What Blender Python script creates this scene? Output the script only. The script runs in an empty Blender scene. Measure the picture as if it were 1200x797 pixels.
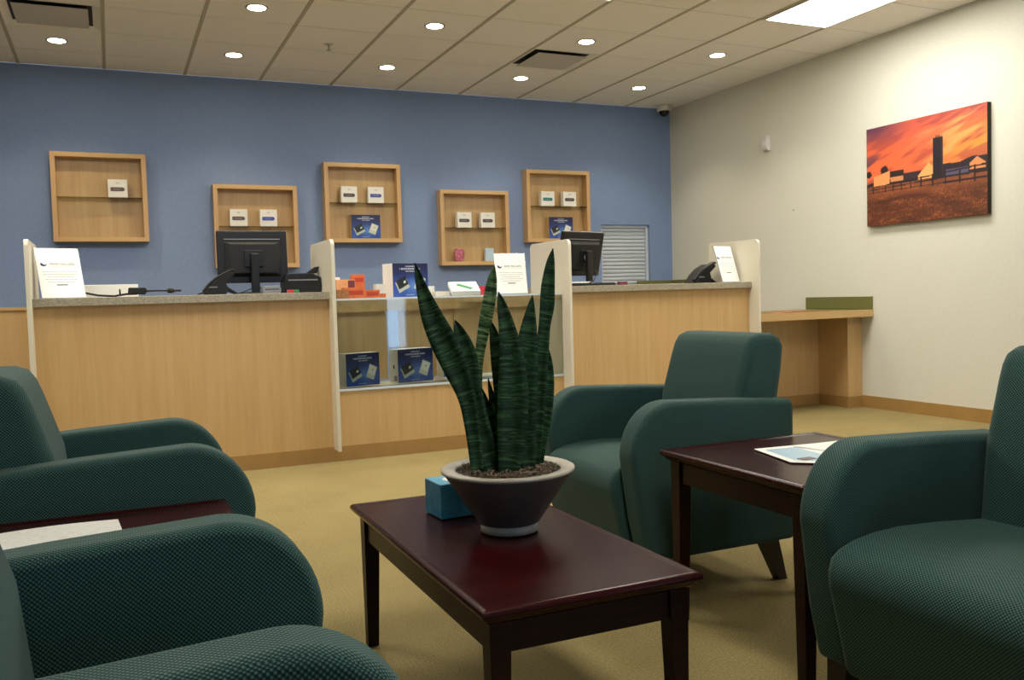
import bpy, bmesh, math, random
from mathutils import Vector, Matrix, noise
random.seed(7)
S = bpy.context.scene
COL = S.collection
PI = math.pi

# ------------------------------------------------------------------ camera, world, light, exposure
CAM_H = 0.9753
FPX, YAW, PITCH, ROLL = 1045.58, 0.42092, -0.04897, -0.02834
cy, sy = math.cos(YAW), math.sin(YAW)
FWD = Vector((sy*math.cos(PITCH), cy*math.cos(PITCH), math.sin(PITCH)))
R0 = Vector((cy, -sy, 0)); U0 = R0.cross(FWD)
RT = R0*math.cos(ROLL) + U0*math.sin(ROLL)
UP = -R0*math.sin(ROLL) + U0*math.cos(ROLL)
cd = bpy.data.cameras.new('camera')
cd.sensor_fit = 'HORIZONTAL'; cd.sensor_width = 36; cd.lens = 36*FPX/1200
cd.clip_start = 0.02
cam = bpy.data.objects.new('camera', cd); COL.objects.link(cam)
m = Matrix((RT, UP, -FWD)).transposed().to_4x4(); m.translation = Vector((0, 0, CAM_H))
cam.matrix_world = m
S.camera = cam

S.view_settings.view_transform = 'Standard'
S.view_settings.look = 'None'
S.view_settings.gamma = 1
S.view_settings.exposure = 0.3

w = bpy.data.worlds.new('world'); S.world = w; w.use_nodes = True
nt = w.node_tree; bg = nt.nodes['Background']
bg.inputs[0].default_value = (0.45, 0.62, 1.0, 1); bg.inputs[1].default_value = 2.2

TROFFER = 17.0       # radiance of the ceiling troffers
DOWN = 32.0          # radiance of a downlight lens
DOWN_W = 24.0        # watts of the spot in each downlight
WARM = (1.0, 0.80, 0.50)
NEUT = (1.0, 0.95, 0.85)

def area(name, loc, rot, sx, sy_, power, col):
    l = bpy.data.lights.new(name, 'AREA'); l.shape = 'RECTANGLE'; l.size = sx; l.size_y = sy_
    l.energy = power; l.color = col
    o = bpy.data.objects.new(name, l); COL.objects.link(o); o.location = loc; o.rotation_euler = rot
    return o
# daylight coming in through the tall window of the front wall (behind the camera)
area('window_daylight', (4.46, -4.25, 1.3), (PI/2, 0, 0), .42, 2.3, 16, (0.55, 0.75, 1.0))
area('added_cool_fill', (1.35, -4.25, 1.62), (PI/2, 0, 0), 2.2, 1.4, 18, (0.5, 0.72, 1.0))  # added cool fill, turns the chair sides bluish

# ------------------------------------------------------------------ helpers
def lin(h):
    h = h.lstrip('#'); c = [int(h[i:i+2], 16)/255 for i in (0, 2, 4)]
    return tuple((x/12.92 if x <= .04045 else ((x+.055)/1.055)**2.4) for x in c) + (1,)

def mat(name, color, rough=.6, metal=0, **kw):
    mt = bpy.data.materials.new(name); mt.use_nodes = True
    b = mt.node_tree.nodes['Principled BSDF']
    b.inputs['Base Color'].default_value = lin(color) if isinstance(color, str) else color
    b.inputs['Roughness'].default_value = rough; b.inputs['Metallic'].default_value = metal
    for k, v in kw.items(): b.inputs[k.replace('_', ' ')].default_value = v
    return mt
def N(mt, t, **kw):
    n = mt.node_tree.nodes.new(t)
    for k, v in kw.items(): setattr(n, k, v)
    return n
def L(mt, a, b): mt.node_tree.links.new(a, b)
def bsdf(mt): return mt.node_tree.nodes['Principled BSDF']
def ramp(mt, fac, stops):
    r = N(mt, 'ShaderNodeValToRGB'); L(mt, fac, r.inputs[0])
    el = r.color_ramp.elements
    while len(el) < len(stops): el.new(.5)
    for e, (p, c) in zip(el, stops): e.position = p; e.color = lin(c) if isinstance(c, str) else c
    return r
def coords(mt, kind='Object', scale=(1, 1, 1)):
    t = N(mt, 'ShaderNodeTexCoord'); mp = N(mt, 'ShaderNodeMapping')
    mp.inputs['Scale'].default_value = scale; L(mt, t.outputs[kind], mp.inputs[0]); return mp.outputs[0]
def noisy(mt, scale, detail=4, vec=None, rough=.6):
    n = N(mt, 'ShaderNodeTexNoise'); n.inputs['Scale'].default_value = scale
    n.inputs['Detail'].default_value = detail; n.inputs['Roughness'].default_value = rough
    if vec is not None: L(mt, vec, n.inputs['Vector'])
    return n.outputs['Fac']
def bump(mt, h, strength=.3, dist=.002):
    b = N(mt, 'ShaderNodeBump'); b.inputs['Strength'].default_value = strength
    b.inputs['Distance'].default_value = dist; L(mt, h, b.inputs['Height'])
    L(mt, b.outputs[0], bsdf(mt).inputs['Normal'])
def noise_mat(name, c1, c2, scale, rough=.6, bs=0, bd=.002, stretch=(1, 1, 1), lo=.35, hi=.65, **kw):
    mt = mat(name, c1, rough, **kw); v = coords(mt, 'Object', stretch)
    f = noisy(mt, scale, 5, v); r = ramp(mt, f, [(lo, c1), (hi, c2)]); L(mt, r.outputs[0], bsdf(mt).inputs['Base Color'])
    if bs: bump(mt, f, bs, bd)
    return mt

M = {}
M['blue'] = noise_mat('blue_paint', '#7b91b8', '#8197be', 60, .75, .15, .001)
M['cream'] = noise_mat('cream_paint', '#d6d5c8', '#dbdacd', 60, .75, .15, .001)
M['grey_wall'] = mat('rear_paint', '#46423a', .8)
M['tile'] = noise_mat('ceiling_tile', '#ebe9e4', '#f2f1ee', 180, .9, .35, .001)
M['grid'] = mat('ceiling_grid', '#b3ac9c', .6)
M['tee'] = mat('cross_tee', '#c2bcae', .7)
M['plaque'] = mat('vent_plaque', '#c4bfb6', .5)
M['plenum'] = mat('plenum', '#302e28', .9)
def maple(name, c1, c2, c3, axis=2):
    mt = mat(name, c1, .42, 0); st = [14, 14, 14]; st[axis] = .9
    v = coords(mt, 'Object', tuple(st)); f = noisy(mt, 1.6, 6, v, .65)
    st2 = [120, 120, 120]; st2[axis] = 3
    f2 = noisy(mt, 1.0, 3, coords(mt, 'Object', tuple(st2)))
    mx = N(mt, 'ShaderNodeMath', operation='MULTIPLY_ADD'); L(mt, f2, mx.inputs[0]); mx.inputs[1].default_value = .35; L(mt, f, mx.inputs[2])
    r = ramp(mt, mx.outputs[0], [(.45, c1), (.66, c2), (.85, c3)]); L(mt, r.outputs[0], bsdf(mt).inputs['Base Color'])
    return mt
M['maple'] = maple('maple_laminate', '#c39d67', '#c9a56f', '#ceac78')
M['maple_h'] = maple('maple_laminate_horizontal', '#c39d67', '#c9a56f', '#ceac78', 0)
M['maple_box'] = maple('maple_box', '#be9765', '#c6a06e', '#cea978')
M['oak_panel'] = maple('display_back_laminate', '#b2905f', '#ba9a69', '#c2a373')
M['base_trim'] = noise_mat('rubber_base', '#a07c46', '#a8834c', 8, .5)
M['carpet'] = mat('carpet', '#8c7c50', .95)
def carpet():
    mt = M['carpet']; v = coords(mt)
    f1 = noisy(mt, 3.0, 4, v); f2 = noisy(mt, 160, 3, v)
    wv = N(mt, 'ShaderNodeTexWave'); wv.wave_type = 'BANDS'; wv.bands_direction = 'X'; wv.inputs['Scale'].default_value = 60
    wv.inputs['Distortion'].default_value = 6; wv.inputs['Detail'].default_value = 2; wv.inputs['Detail Scale'].default_value = 2; L(mt, v, wv.inputs['Vector'])
    a = N(mt, 'ShaderNodeMath', operation='MULTIPLY_ADD'); L(mt, f1, a.inputs[0]); a.inputs[1].default_value = .3; L(mt, f2, a.inputs[2])
    a2 = N(mt, 'ShaderNodeMath', operation='MULTIPLY_ADD'); L(mt, wv.outputs['Fac'], a2.inputs[0]); a2.inputs[1].default_value = .25; L(mt, a.outputs[0], a2.inputs[2])
    r = ramp(mt, a2.outputs[0], [(.45, '#6f6138'), (.75, '#8e7d4d'), (1.0, '#a49462')])
    L(mt, r.outputs[0], bsdf(mt).inputs['Base Color']); bump(mt, a2.outputs[0], .6, .004)
carpet()
def granite(name, c1, c2, c3):
    mt = mat(name, c1, .35); v = coords(mt); f = noisy(mt, 140, 4, v, .8)
    r = ramp(mt, f, [(.35, c1), (.5, c2), (.66, c3)]); L(mt, r.outputs[0], bsdf(mt).inputs['Base Color']); return mt
M['stone'] = granite('speckled_worktop', '#7e7665', '#9b937e', '#b4ac97')
M['panel'] = mat('white_laminate', '#d6d0bd', .45)
M['panel_edge'] = mat('white_edge_band', '#d9d2bd', .4)
M['green'] = mat('olive_laminate', '#6f6e3a', .5)
M['steel'] = mat('brushed_aluminium', '#b8bcc0', .3, .8)
M['slat'] = mat('painted_shutter_slat', '#c6cfda', .5, 0)
M['white'] = mat('white_card', '#e6e5de', .5)
M['bright_paper'] = mat('bright_paper', '#f4f4ef', .7)
M['ink'] = mat('grey_ink', '#a2a2a4', .7)
M['ink_dark'] = mat('dark_ink', '#55565e', .7)
M['navy'] = mat('navy_ink', '#24346e', .6)
M['orange'] = noise_mat('orange_carton', '#c9622c', '#d97a42', 30, .55)
M['peach'] = noise_mat('peach_carton', '#d79a63', '#e2ab78', 30, .55)
M['maroon'] = mat('maroon_print', '#71303c', .5)
M['redprint'] = mat('red_print', '#b83e28', .5)
M['red'] = mat('red_card', '#c22f3e', .45)
M['pinkred'] = noise_mat('pink_foil', '#8f3a4d', '#d07f95', 40, .3)
M['greenink'] = mat('green_ink', '#2c8a4c', .5)
M['teal_ink'] = mat('teal_ink', '#2f7a74', .4)
M['device_dark'] = mat('device_graphite', '#4b4644', .4)
M['device_brown'] = mat('device_brown', '#5d4a44', .4)
M['device_blue'] = mat('device_blue', '#3b4fa8', .4)
M['black'] = mat('black_plastic', '#040405', .45)
M['black_soft'] = mat('black_matte_plastic', '#060607', .6)
M['grey_plastic'] = mat('grey_plastic', '#84868c', .5)
M['white_plastic'] = mat('white_plastic', '#d8d8d4', .4)
M['smoke'] = mat('smoked_dome', '#07080c', .08)
M['pot'] = noise_mat('stoneware_glaze', '#574a44', '#5f524b', 12, .5, .1, .001)
M['pot_rim'] = noise_mat('stoneware_rim', '#a09a8d', '#aea899', 25, .5)
M['soil'] = noise_mat('potting_bark', '#2b2019', '#5a4636', 60, .95, .8, .01)
M['fibre'] = noise_mat('bark_fibre', '#4b3b2d', '#8b7a64', 90, .9)
M['tissue'] = noise_mat('tissue_box_print', '#1f6f93', '#3f93b0', 25, .5)
M['tissue_top'] = noise_mat('tissue_box_top', '#3f97bb', '#62b2cf', 25, .5)
M['canvas_side'] = mat('canvas_wrap_edge', '#241f1a', .7)
M['news'] = noise_mat('newsprint', '#d8d8d2', '#bdbdbb', 60, .8, stretch=(1, 6, 1))
M['brochure_blue'] = mat('brochure_blue', '#a9c9dc', .35)
M['brown_paper'] = noise_mat('wicker_mat', '#8a5a34', '#b07c4c', 60, .7)
def emis(name, col, s):
    mt = bpy.data.materials.new(name); mt.use_nodes = True; b = bsdf(mt)
    b.inputs['Base Color'].default_value = (.8, .8, .8, 1); b.inputs['Emission Color'].default_value = (*col, 1); b.inputs['Emission Strength'].default_value = s
    return mt
M['troffer'] = emis('troffer_lens', NEUT, TROFFER)
M['down'] = emis('downlight_lens', (1, .9, .68), DOWN)
M['screen'] = emis('phone_glow', (.6, .85, 1), .8)
def glass(name, tint=(1, 1, 1, 1), rough=.02):
    """thin architectural pane: clear body with a Fresnel reflection"""
    mt = bpy.data.materials.new(name); mt.use_nodes = True; nt = mt.node_tree; nt.nodes.clear()
    out = N(mt, 'ShaderNodeOutputMaterial'); mx = N(mt, 'ShaderNodeMixShader'); tr = N(mt, 'ShaderNodeBsdfTransparent'); gl = N(mt, 'ShaderNodeBsdfGlossy'); fr = N(mt, 'ShaderNodeFresnel')
    tr.inputs[0].default_value = tint; gl.inputs['Roughness'].default_value = rough; fr.inputs[0].default_value = 1.45
    L(mt, fr.outputs[0], mx.inputs[0]); L(mt, tr.outputs[0], mx.inputs[1]); L(mt, gl.outputs[0], mx.inputs[2]); L(mt, mx.outputs[0], out.inputs[0])
    return mt
M['glass'] = glass('clear_glass', (.96, .99, .98, 1))
M['glass_edge'] = mat('glass_polished_edge', '#c9d6dc', .15, 0)
M['shelf_glass'] = glass('shelf_glass', (.90, .95, .91, 1))

def mahogany():
    mt = mat('mahogany_lacquer', '#2a0d0c', .24); v = coords(mt, 'Object', (3, 30, 30)); f = noisy(mt, 1.4, 6, v)
    r = ramp(mt, f, [(.3, '#200404'), (.6, '#320808'), (.85, '#400d0c')]); L(mt, r.outputs[0], bsdf(mt).inputs['Base Color'])
    bsdf(mt).inputs['Coat Weight'].default_value = .0; bsdf(mt).inputs['Specular IOR Level'].default_value = .2; bsdf(mt).inputs['Coat Roughness'].default_value = .12
    return mt
M['mahogany'] = mahogany()
M['apron'] = noise_mat('mahogany_shaded', '#150504', '#230908', 4, .38, stretch=(3, 3, 30)); bsdf(M['apron']).inputs['Specular IOR Level'].default_value = .2  # darker mahogany for aprons and legs, their shade is in the colour
M['dark_leg'] = mat('espresso_leg', '#170c0a', .35)

def fabric():
    mt = mat('teal_weave_fabric', '#3a5c59', .8)
    t = N(mt, 'ShaderNodeTexCoord'); sp = N(mt, 'ShaderNodeSeparateXYZ'); L(mt, t.outputs['UV'], sp.inputs[0])
    def math_(op, a, b=None):
        n = N(mt, 'ShaderNodeMath', operation=op)
        for i, x in enumerate((a, b)):
            if x is None: continue
            if isinstance(x, (int, float)): n.inputs[i].default_value = x
            else: L(mt, x, n.inputs[i])
        return n.outputs[0]
    k = PI/.0036
    u, v = math_('MULTIPLY', sp.outputs[0], k), math_('MULTIPLY', sp.outputs[1], k)
    a = math_('SINE', math_('ADD', u, v)); b = math_('SINE', math_('SUBTRACT', u, v))
    h = math_('MULTIPLY', math_('SINE', u), math_('SINE', v))
    h01 = math_('MULTIPLY_ADD', h, .5); mt.node_tree.nodes[-1].inputs[2].default_value = .5
    r = ramp(mt, h01, [(.1, '#112727'), (.5, '#1c3836'), (1, '#4f7c72')])
    L(mt, r.outputs[0], bsdf(mt).inputs['Base Color']); bump(mt, h01, .45, .0016)
    bsdf(mt).inputs['Sheen Weight'].default_value = .06; bsdf(mt).inputs['Sheen Roughness'].default_value = .5
    bsdf(mt).inputs['Specular IOR Level'].default_value = .3
    return mt
M['fabric'] = fabric()

def leafmat(name, c1, c2, c3):
    mt = mat(name, c1, .55); bsdf(mt).inputs['Specular IOR Level'].default_value = .25; t = N(mt, 'ShaderNodeTexCoord')
    mp = N(mt, 'ShaderNodeMapping'); mp.inputs['Scale'].default_value = (12, 95, 1); L(mt, t.outputs['UV'], mp.inputs[0])
    n_ = N(mt, 'ShaderNodeTexNoise'); n_.inputs['Scale'].default_value = 1; n_.inputs['Detail'].default_value = 3; n_.inputs['Roughness'].default_value = .7; n_.inputs['Distortion'].default_value = 1.2; L(mt, mp.outputs[0], n_.inputs['Vector']); f = n_.outputs['Fac']
    r = ramp(mt, f, [(.38, c1), (.52, c2), (.68, c3)]); L(mt, r.outputs[0], bsdf(mt).inputs['Base Color']); return mt
M['leaf'] = leafmat('snake_leaf', '#0a1a0b', '#17331a', '#42643a')
M['leaf_pale'] = leafmat('snake_leaf_pale', '#142c17', '#46653c', '#93a678')

def paint_mat():
    mt = mat('printed_surface', '#888888', .55); a = N(mt, 'ShaderNodeVertexColor'); a.layer_name = 'Col'
    L(mt, a.outputs[0], bsdf(mt).inputs['Base Color']); return mt
M['print'] = paint_mat()
M['print_gloss'] = paint_mat(); bsdf(M['print_gloss']).inputs['Roughness'].default_value = .3

def link(name, me, material, parent=None, smooth=False):
    o = bpy.data.objects.new(name, me); COL.objects.link(o)
    if material is not None and not me.materials: me.materials.append(material)
    if parent is not None: o.parent = parent
    if smooth:
        for p in me.polygons: p.use_smooth = True
    return o
def obj(name, bm, material, parent=None, smooth=False, bevel=0, seg=2):
    me = bpy.data.meshes.new(name); bmesh.ops.recalc_face_normals(bm, faces=bm.faces); bm.to_mesh(me); bm.free()
    o = link(name, me, material, parent, smooth)
    if bevel:
        md = o.modifiers.new('bevel', 'BEVEL'); md.width = bevel; md.segments = seg; md.limit_method = 'ANGLE'; md.angle_limit = math.radians(50)
        for p in me.polygons: p.use_smooth = True
        wn = o.modifiers.new('wn', 'WEIGHTED_NORMAL'); wn.keep_sharp = False; wn.weight = 80
    return o
def NB(): return bmesh.new()
def box(bm, a, b, mtx=None):
    (x0, y0, z0), (x1, y1, z1) = a, b
    vs = [bm.verts.new(p) for p in ((x0,y0,z0),(x1,y0,z0),(x1,y1,z0),(x0,y1,z0),(x0,y0,z1),(x1,y0,z1),(x1,y1,z1),(x0,y1,z1))]
    for f in ((0,3,2,1),(4,5,6,7),(0,1,5,4),(1,2,6,5),(2,3,7,6),(3,0,4,7)): bm.faces.new([vs[i] for i in f])
    if mtx is not None:
        for v in vs: v.co = mtx @ v.co
    return bm
def B(a, b): return box(NB(), a, b)
def frustum(bm, c0, s0, c1, s1):
    v0 = [bm.verts.new((c0[0]+i*s0, c0[1]+j*s0, c0[2])) for i, j in ((-1,-1),(1,-1),(1,1),(-1,1))]
    v1 = [bm.verts.new((c1[0]+i*s1, c1[1]+j*s1, c1[2])) for i, j in ((-1,-1),(1,-1),(1,1),(-1,1))]
    bm.faces.new(v0[::-1]); bm.faces.new(v1)
    for i in range(4): bm.faces.new([v0[i], v0[(i+1)%4], v1[(i+1)%4], v1[i]])
    return bm
def lathe(bm, prof, seg=32, c=(0, 0, 0), axis='z'):
    rings = []
    for r, z in prof:
        ring = []
        for i in range(seg):
            a = 2*PI*i/seg
            p = Vector((r*math.cos(a), r*math.sin(a), z))
            if axis == 'y': p = Vector((p.x, -p.z, p.y))
            if axis == 'x': p = Vector((p.z, p.x, p.y))
            ring.append(bm.verts.new(p + Vector(c)))
        rings.append(ring)
    for a, b in zip(rings, rings[1:]):
        for i in range(seg): bm.faces.new([a[i], a[(i+1)%seg], b[(i+1)%seg], b[i]])
    if prof[0][0] > 0: bm.faces.new(rings[0][::-1])
    if prof[-1][0] > 0: bm.faces.new(rings[-1])
    return bm
def tube(bm, pts, r, seg=8):
    pts = [Vector(p) for p in pts]; rings = []
    for i, p in enumerate(pts):
        d = (pts[min(i+1, len(pts)-1)] - pts[max(i-1, 0)]).normalized()
        a = d.cross(Vector((0, 0, 1)));
        if a.length < 1e-3: a = d.cross(Vector((1, 0, 0)))
        a.normalize(); b = d.cross(a)
        rr = r[i] if isinstance(r, (list, tuple)) else r
        rings.append([bm.verts.new(p + rr*(math.cos(2*PI*k/seg)*a + math.sin(2*PI*k/seg)*b)) for k in range(seg)])
    for a, b in zip(rings, rings[1:]):
        for i in range(seg): bm.faces.new([a[i], a[(i+1)%seg], b[(i+1)%seg], b[i]])
    bm.faces.new(rings[0][::-1]); bm.faces.new(rings[-1]); return bm
def prism(prof, y0, y1, crown=0):
    """profile in x,z extruded along y with metre UVs"""
    bm = NB(); uv = bm.loops.layers.uv.new('UVMap'); n = len(prof)
    a = [bm.verts.new((x, y0, z)) for x, z in prof]; b = [bm.verts.new((x, y1, z)) for x, z in prof]
    acc = [0]
    for i in range(n): acc.append(acc[-1] + math.dist(prof[i], prof[(i+1)%n]))
    for i in range(n):
        f = bm.faces.new([a[i], a[(i+1)%n], b[(i+1)%n], b[i]])
        for l, (u, v) in zip(f.loops, ((acc[i], y0), (acc[i+1], y0), (acc[i+1], y1), (acc[i], y1))): l[uv].uv = (u, v)
    for ring in (a[::-1], b):
        f = bm.faces.new(ring)
        for l in f.loops: l[uv].uv = (l.vert.co.x, l.vert.co.z)
    return bm
def arc(cx, cz, rx, rz, a0, a1, n):
    return [(cx + rx*math.cos(math.radians(a0+(a1-a0)*i/n)), cz + rz*math.sin(math.radians(a0+(a1-a0)*i/n))) for i in range(n+1)]
def empty(name, loc, rz=0):
    o = bpy.data.objects.new(name, None); COL.objects.link(o); o.location = loc; o.rotation_euler = (0, 0, rz); o.empty_display_size = .1
    return o
def tag(o, label, cat, group=None):
    o['label'] = label; o['category'] = cat
    if group: o['group'] = group
    return o
def thing(name, loc, label, cat, group=None, rz=0): return tag(empty(name, loc, rz), label, cat, group)
def struct(o): o['kind'] = 'structure'; return o
KIDS = {}
def copy_tree(o, parent=None):
    c = o.copy(); COL.objects.link(c); c.parent = parent
    for ch in list(o.children): copy_tree(ch, c)
    return c
def text(body, size, loc, material, parent, name='lettering', rot=(PI/2, 0, 0), align='CENTER', sx=1.0):
    cu = bpy.data.curves.new('t', 'FONT'); cu.body = body; cu.size = size; cu.align_x = align; cu.align_y = 'CENTER'; cu.extrude = .0002
    cu.resolution_u = 2
    t = bpy.data.objects.new('t', cu); COL.objects.link(t)
    dg = bpy.context.evaluated_depsgraph_get(); me = bpy.data.meshes.new_from_object(t.evaluated_get(dg))
    bpy.data.objects.remove(t); bpy.data.curves.remove(cu)
    from mathutils import Euler
    me.transform(Matrix.Translation(loc) @ Euler(rot).to_matrix().to_4x4() @ Matrix.Diagonal((sx, 1, 1, 1)))
    me.materials.clear()
    return link(name, me, material, parent)
def painted(name, w_, h_, nx, ny, fn, parent, xf, material='print'):
    """grid in the x (u) / z (v) plane facing -y, coloured per point by fn(u,v)->srgb 0..1"""
    vs = [(w_*i/nx, 0, h_*j/ny) for j in range(ny+1) for i in range(nx+1)]
    fs = [(j*(nx+1)+i, j*(nx+1)+i+1, (j+1)*(nx+1)+i+1, (j+1)*(nx+1)+i) for j in range(ny) for i in range(nx)]
    me = bpy.data.meshes.new(name); me.from_pydata(vs, [], fs)
    ca = me.color_attributes.new('Col', 'FLOAT_COLOR', 'POINT'); k = 0
    buf = []
    for j in range(ny+1):
        for i in range(nx+1):
            c = fn(i/nx, j/ny); buf += [(x/12.92 if x <= .04045 else ((x+.055)/1.055)**2.4) for x in c] + [1]
    ca.data.foreach_set('color', buf)
    me.transform(xf)
    return link(name, me, M[material], parent)
def mixc(a, b, t): t = max(0, min(1, t)); return tuple(x+(y-x)*t for x, y in zip(a, b))
def hx(h): h = h.lstrip('#'); return tuple(int(h[i:i+2], 16)/255 for i in (0, 2, 4))
def ss(a, b, x): t = max(0, min(1, (x-a)/(b-a))); return t*t*(3-2*t)
def at(px, py, depth):
    """a measured photo point brought to its real distance"""
    d = (px-600)/FPX*RT - (py-398.5)/FPX*UP + FWD
    return Vector((0, 0, CAM_H)) + d*depth

# ------------------------------------------------------------------ room shell
H = 2.92; XW = 5.532; YW = 8.076; XL_ = -5.2; YF = -4.0
struct(obj('floor', B((XL_-.1, YF-.1, -.1), (XW+.1, YW+.3, 0)), M['carpet']))
bm = NB()
WX0, WX1, WZ0, WZ1 = 4.66, 5.25, .95, 1.69
box(bm, (XL_, YW, 0), (WX0, YW+.12, H)); box(bm, (WX1, YW, 0), (XW+.1, YW+.12, H))
box(bm, (WX0, YW, 0), (WX1, YW+.12, WZ0)); box(bm, (WX0, YW, WZ1), (WX1, YW+.12, H))
struct(obj('wall_back', bm, M['blue']))
struct(obj('wall_right', B((XW, YF-.1, 0), (XW+.1, YW, H)), M['cream']))
struct(obj('wall_left', B((XL_-.1, YF-.1, 0), (XL_, YW+.12, H)), M['grey_wall']))
bm = NB(); FX0, FX1, FZ0, FZ1 = 4.25, 4.68, .06, 2.45
GX_0, GX_1, GZ_0, GZ_1 = .2, 2.5, .9, 2.35  # opening of the added wide window
box(bm, (XL_, YF-.1, 0), (GX_0, YF, H)); box(bm, (GX_1, YF-.1, 0), (FX0, YF, H)); box(bm, (GX_0, YF-.1, 0), (GX_1, YF, GZ_0)); box(bm, (GX_0, YF-.1, GZ_1), (GX_1, YF, H)); box(bm, (FX1, YF-.1, 0), (XW, YF, H))
box(bm, (FX0, YF-.1, 0), (FX1, YF, FZ0)); box(bm, (FX0, YF-.1, FZ1), (FX1, YF, H))
struct(obj('wall_front', bm, M['grey_wall']))
wf = NB()
for a, b in (((FX0, YF-.08, FZ0), (FX0+.05, YF-.02, FZ1)), ((FX1-.05, YF-.08, FZ0), (FX1, YF-.02, FZ1)), ((FX0+.05, YF-.08, FZ0), (FX1-.05, YF-.02, FZ0+.05)), ((FX0+.05, YF-.08, FZ1-.05), (FX1-.05, YF-.02, FZ1))): box(wf, a, b)
wf = struct(obj('window_1', wf, M['steel']))
obj('window_glass', B((FX0+.05, YF-.055, FZ0+.05), (FX1-.05, YF-.049, FZ1-.05)), M['glass'], wf)

wf = NB()  # unseen wide window, added to let the cool fill in
for a, b in (((GX_0, YF-.08, GZ_0), (GX_0+.05, YF-.02, GZ_1)), ((GX_1-.05, YF-.08, GZ_0), (GX_1, YF-.02, GZ_1)), ((GX_0+.05, YF-.08, GZ_0), (GX_1-.05, YF-.02, GZ_0+.05)), ((GX_0+.05, YF-.08, GZ_1-.05), (GX_1-.05, YF-.02, GZ_1))): box(wf, a, b)
wf = struct(obj('added_window_2', wf, M['steel']))
obj('window_glass', B((GX_0+.05, YF-.055, GZ_0+.05), (GX_1-.05, YF-.049, GZ_1-.05)), M['glass'], wf)

# ceiling: slab above, T-bar grid and single tiles where the photo shows them
ceil = struct(obj('ceiling', B((XL_-.1, YF-.1, H+.03), (XW+.1, YW+.12, H+.1)), M['plenum']))
GX0, PX, GY0, PY = -.579, .6175, 5.81, .602
def gx(i): return GX0 + PX*i
def gy(j): return GY0 + PY*j
rail = NB()
for i in range(-7, 10): box(rail, (gx(i)-.012, YF, H-.004), (gx(i)+.012, YW, H+.006))
obj('grid_runner', rail, M['grid'], ceil)
rail = NB()
for j in range(-16, 4): box(rail, (XL_, gy(j)-.009, H+.002), (XW, gy(j)+.009, H+.008))
obj('cross_tee', rail, M['tee'], ceil)
TRO = {(i, j) for i in (2, 5, 8) for j in (-2, -3)} | {(i, j) for i in (-4, -1) for j in (-2, -3)}
TRO |= {(i, j) for i in (2, 8) for j in (-8, -9)}
VENT = {(0, 1), (6, 1)}
full = None
for j in range(-5, 4):
    for i in range(-4, 10):
        if (i, j) in TRO or (i, j) in VENT: continue
        x0, x1 = gx(i)+.010, min(gx(i+1)-.010, XW-.002); y0, y1 = gy(j)+.0055, min(gy(j+1)-.0055, YW-.002)
        if i < 9 and j < 3:
            if full is None:
                full = obj('ceiling_tile', B((0, 0, 0), (PX-.020, PY-.011, .018)), M['tile'], ceil); o = full
            else: o = full.copy(); COL.objects.link(o)
            o.location = (x0, y0, H+.0003*random.random())
        else:
            obj('ceiling_tile', B((x0, y0, H), (x1, y1, H+.018)), M['tile'], ceil)
bm = NB()   # beyond what the frame shows: one plain tiled field
for j in range(-17, 4):
    for i in range(-8, 10):
        if (i, j) in TRO or (i, j) in VENT or (i >= -4 and j >= -5): continue
        box(bm, (max(gx(i)+.01, XL_), max(gy(j)+.0055, YF), H), (min(gx(i+1)-.01, XW-.002), min(gy(j+1)-.0055, YW-.002), H+.018))
o = obj('distant_tiles', bm, M['tile'], ceil); o['kind'] = 'stuff'

# baseboards
struct(obj('baseboard_right', B((XW-.012, 3.0, 0), (XW, 5.42, .095)), M['base_trim']))
struct(obj('baseboard_back', B((XL_, YW-.012, 0), (XW-.02, YW, .095)), M['base_trim']))

# ------------------------------------------------------------------ ceiling fittings
def troffer(i, j0, label):
    x0, x1, y0, y1 = gx(i)+.012, gx(i+1)-.012, gy(j0)+.008, gy(j0+2)-.008
    t = thing('ceiling_troffer', ((x0+x1)/2, (y0+y1)/2, H), label, 'ceiling light', 'fluorescent troffers in the ceiling')
    hx_, hy_ = (x1-x0)/2, (y1-y0)/2; fr = NB()
    for a, b in (((-hx_, -hy_, -.012), (-hx_+.02, hy_, .02)), ((hx_-.02, -hy_, -.012), (hx_, hy_, .02)), ((-hx_+.02, -hy_, -.012), (hx_-.02, -hy_+.02, .02)), ((-hx_+.02, hy_-.02, -.012), (hx_-.02, hy_, .02))): box(fr, a, b)
    obj('frame', fr, M['white_plastic'], t)
    obj('lens', B((-hx_+.02, -hy_+.02, -.006), (hx_-.02, hy_-.02, .002)), M['troffer'], t)
troffer(8, -3, 'large bright rectangular ceiling light near the cream wall, above the sunset picture')
troffer(5, -3, 'ceiling troffer at the top edge, left of the large bright one')
troffer(2, -3, 'ceiling troffer above the left counter, out of frame')
troffer(-1, -3, 'ceiling troffer left of the armchairs, out of frame')
troffer(-4, -3, 'ceiling troffer at the far left of the hall, out of frame')
troffer(2, -9, 'ceiling troffer over the coffee table, out of frame')
troffer(8, -9, 'ceiling troffer beside the right wall over the seating, out of frame')

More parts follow.
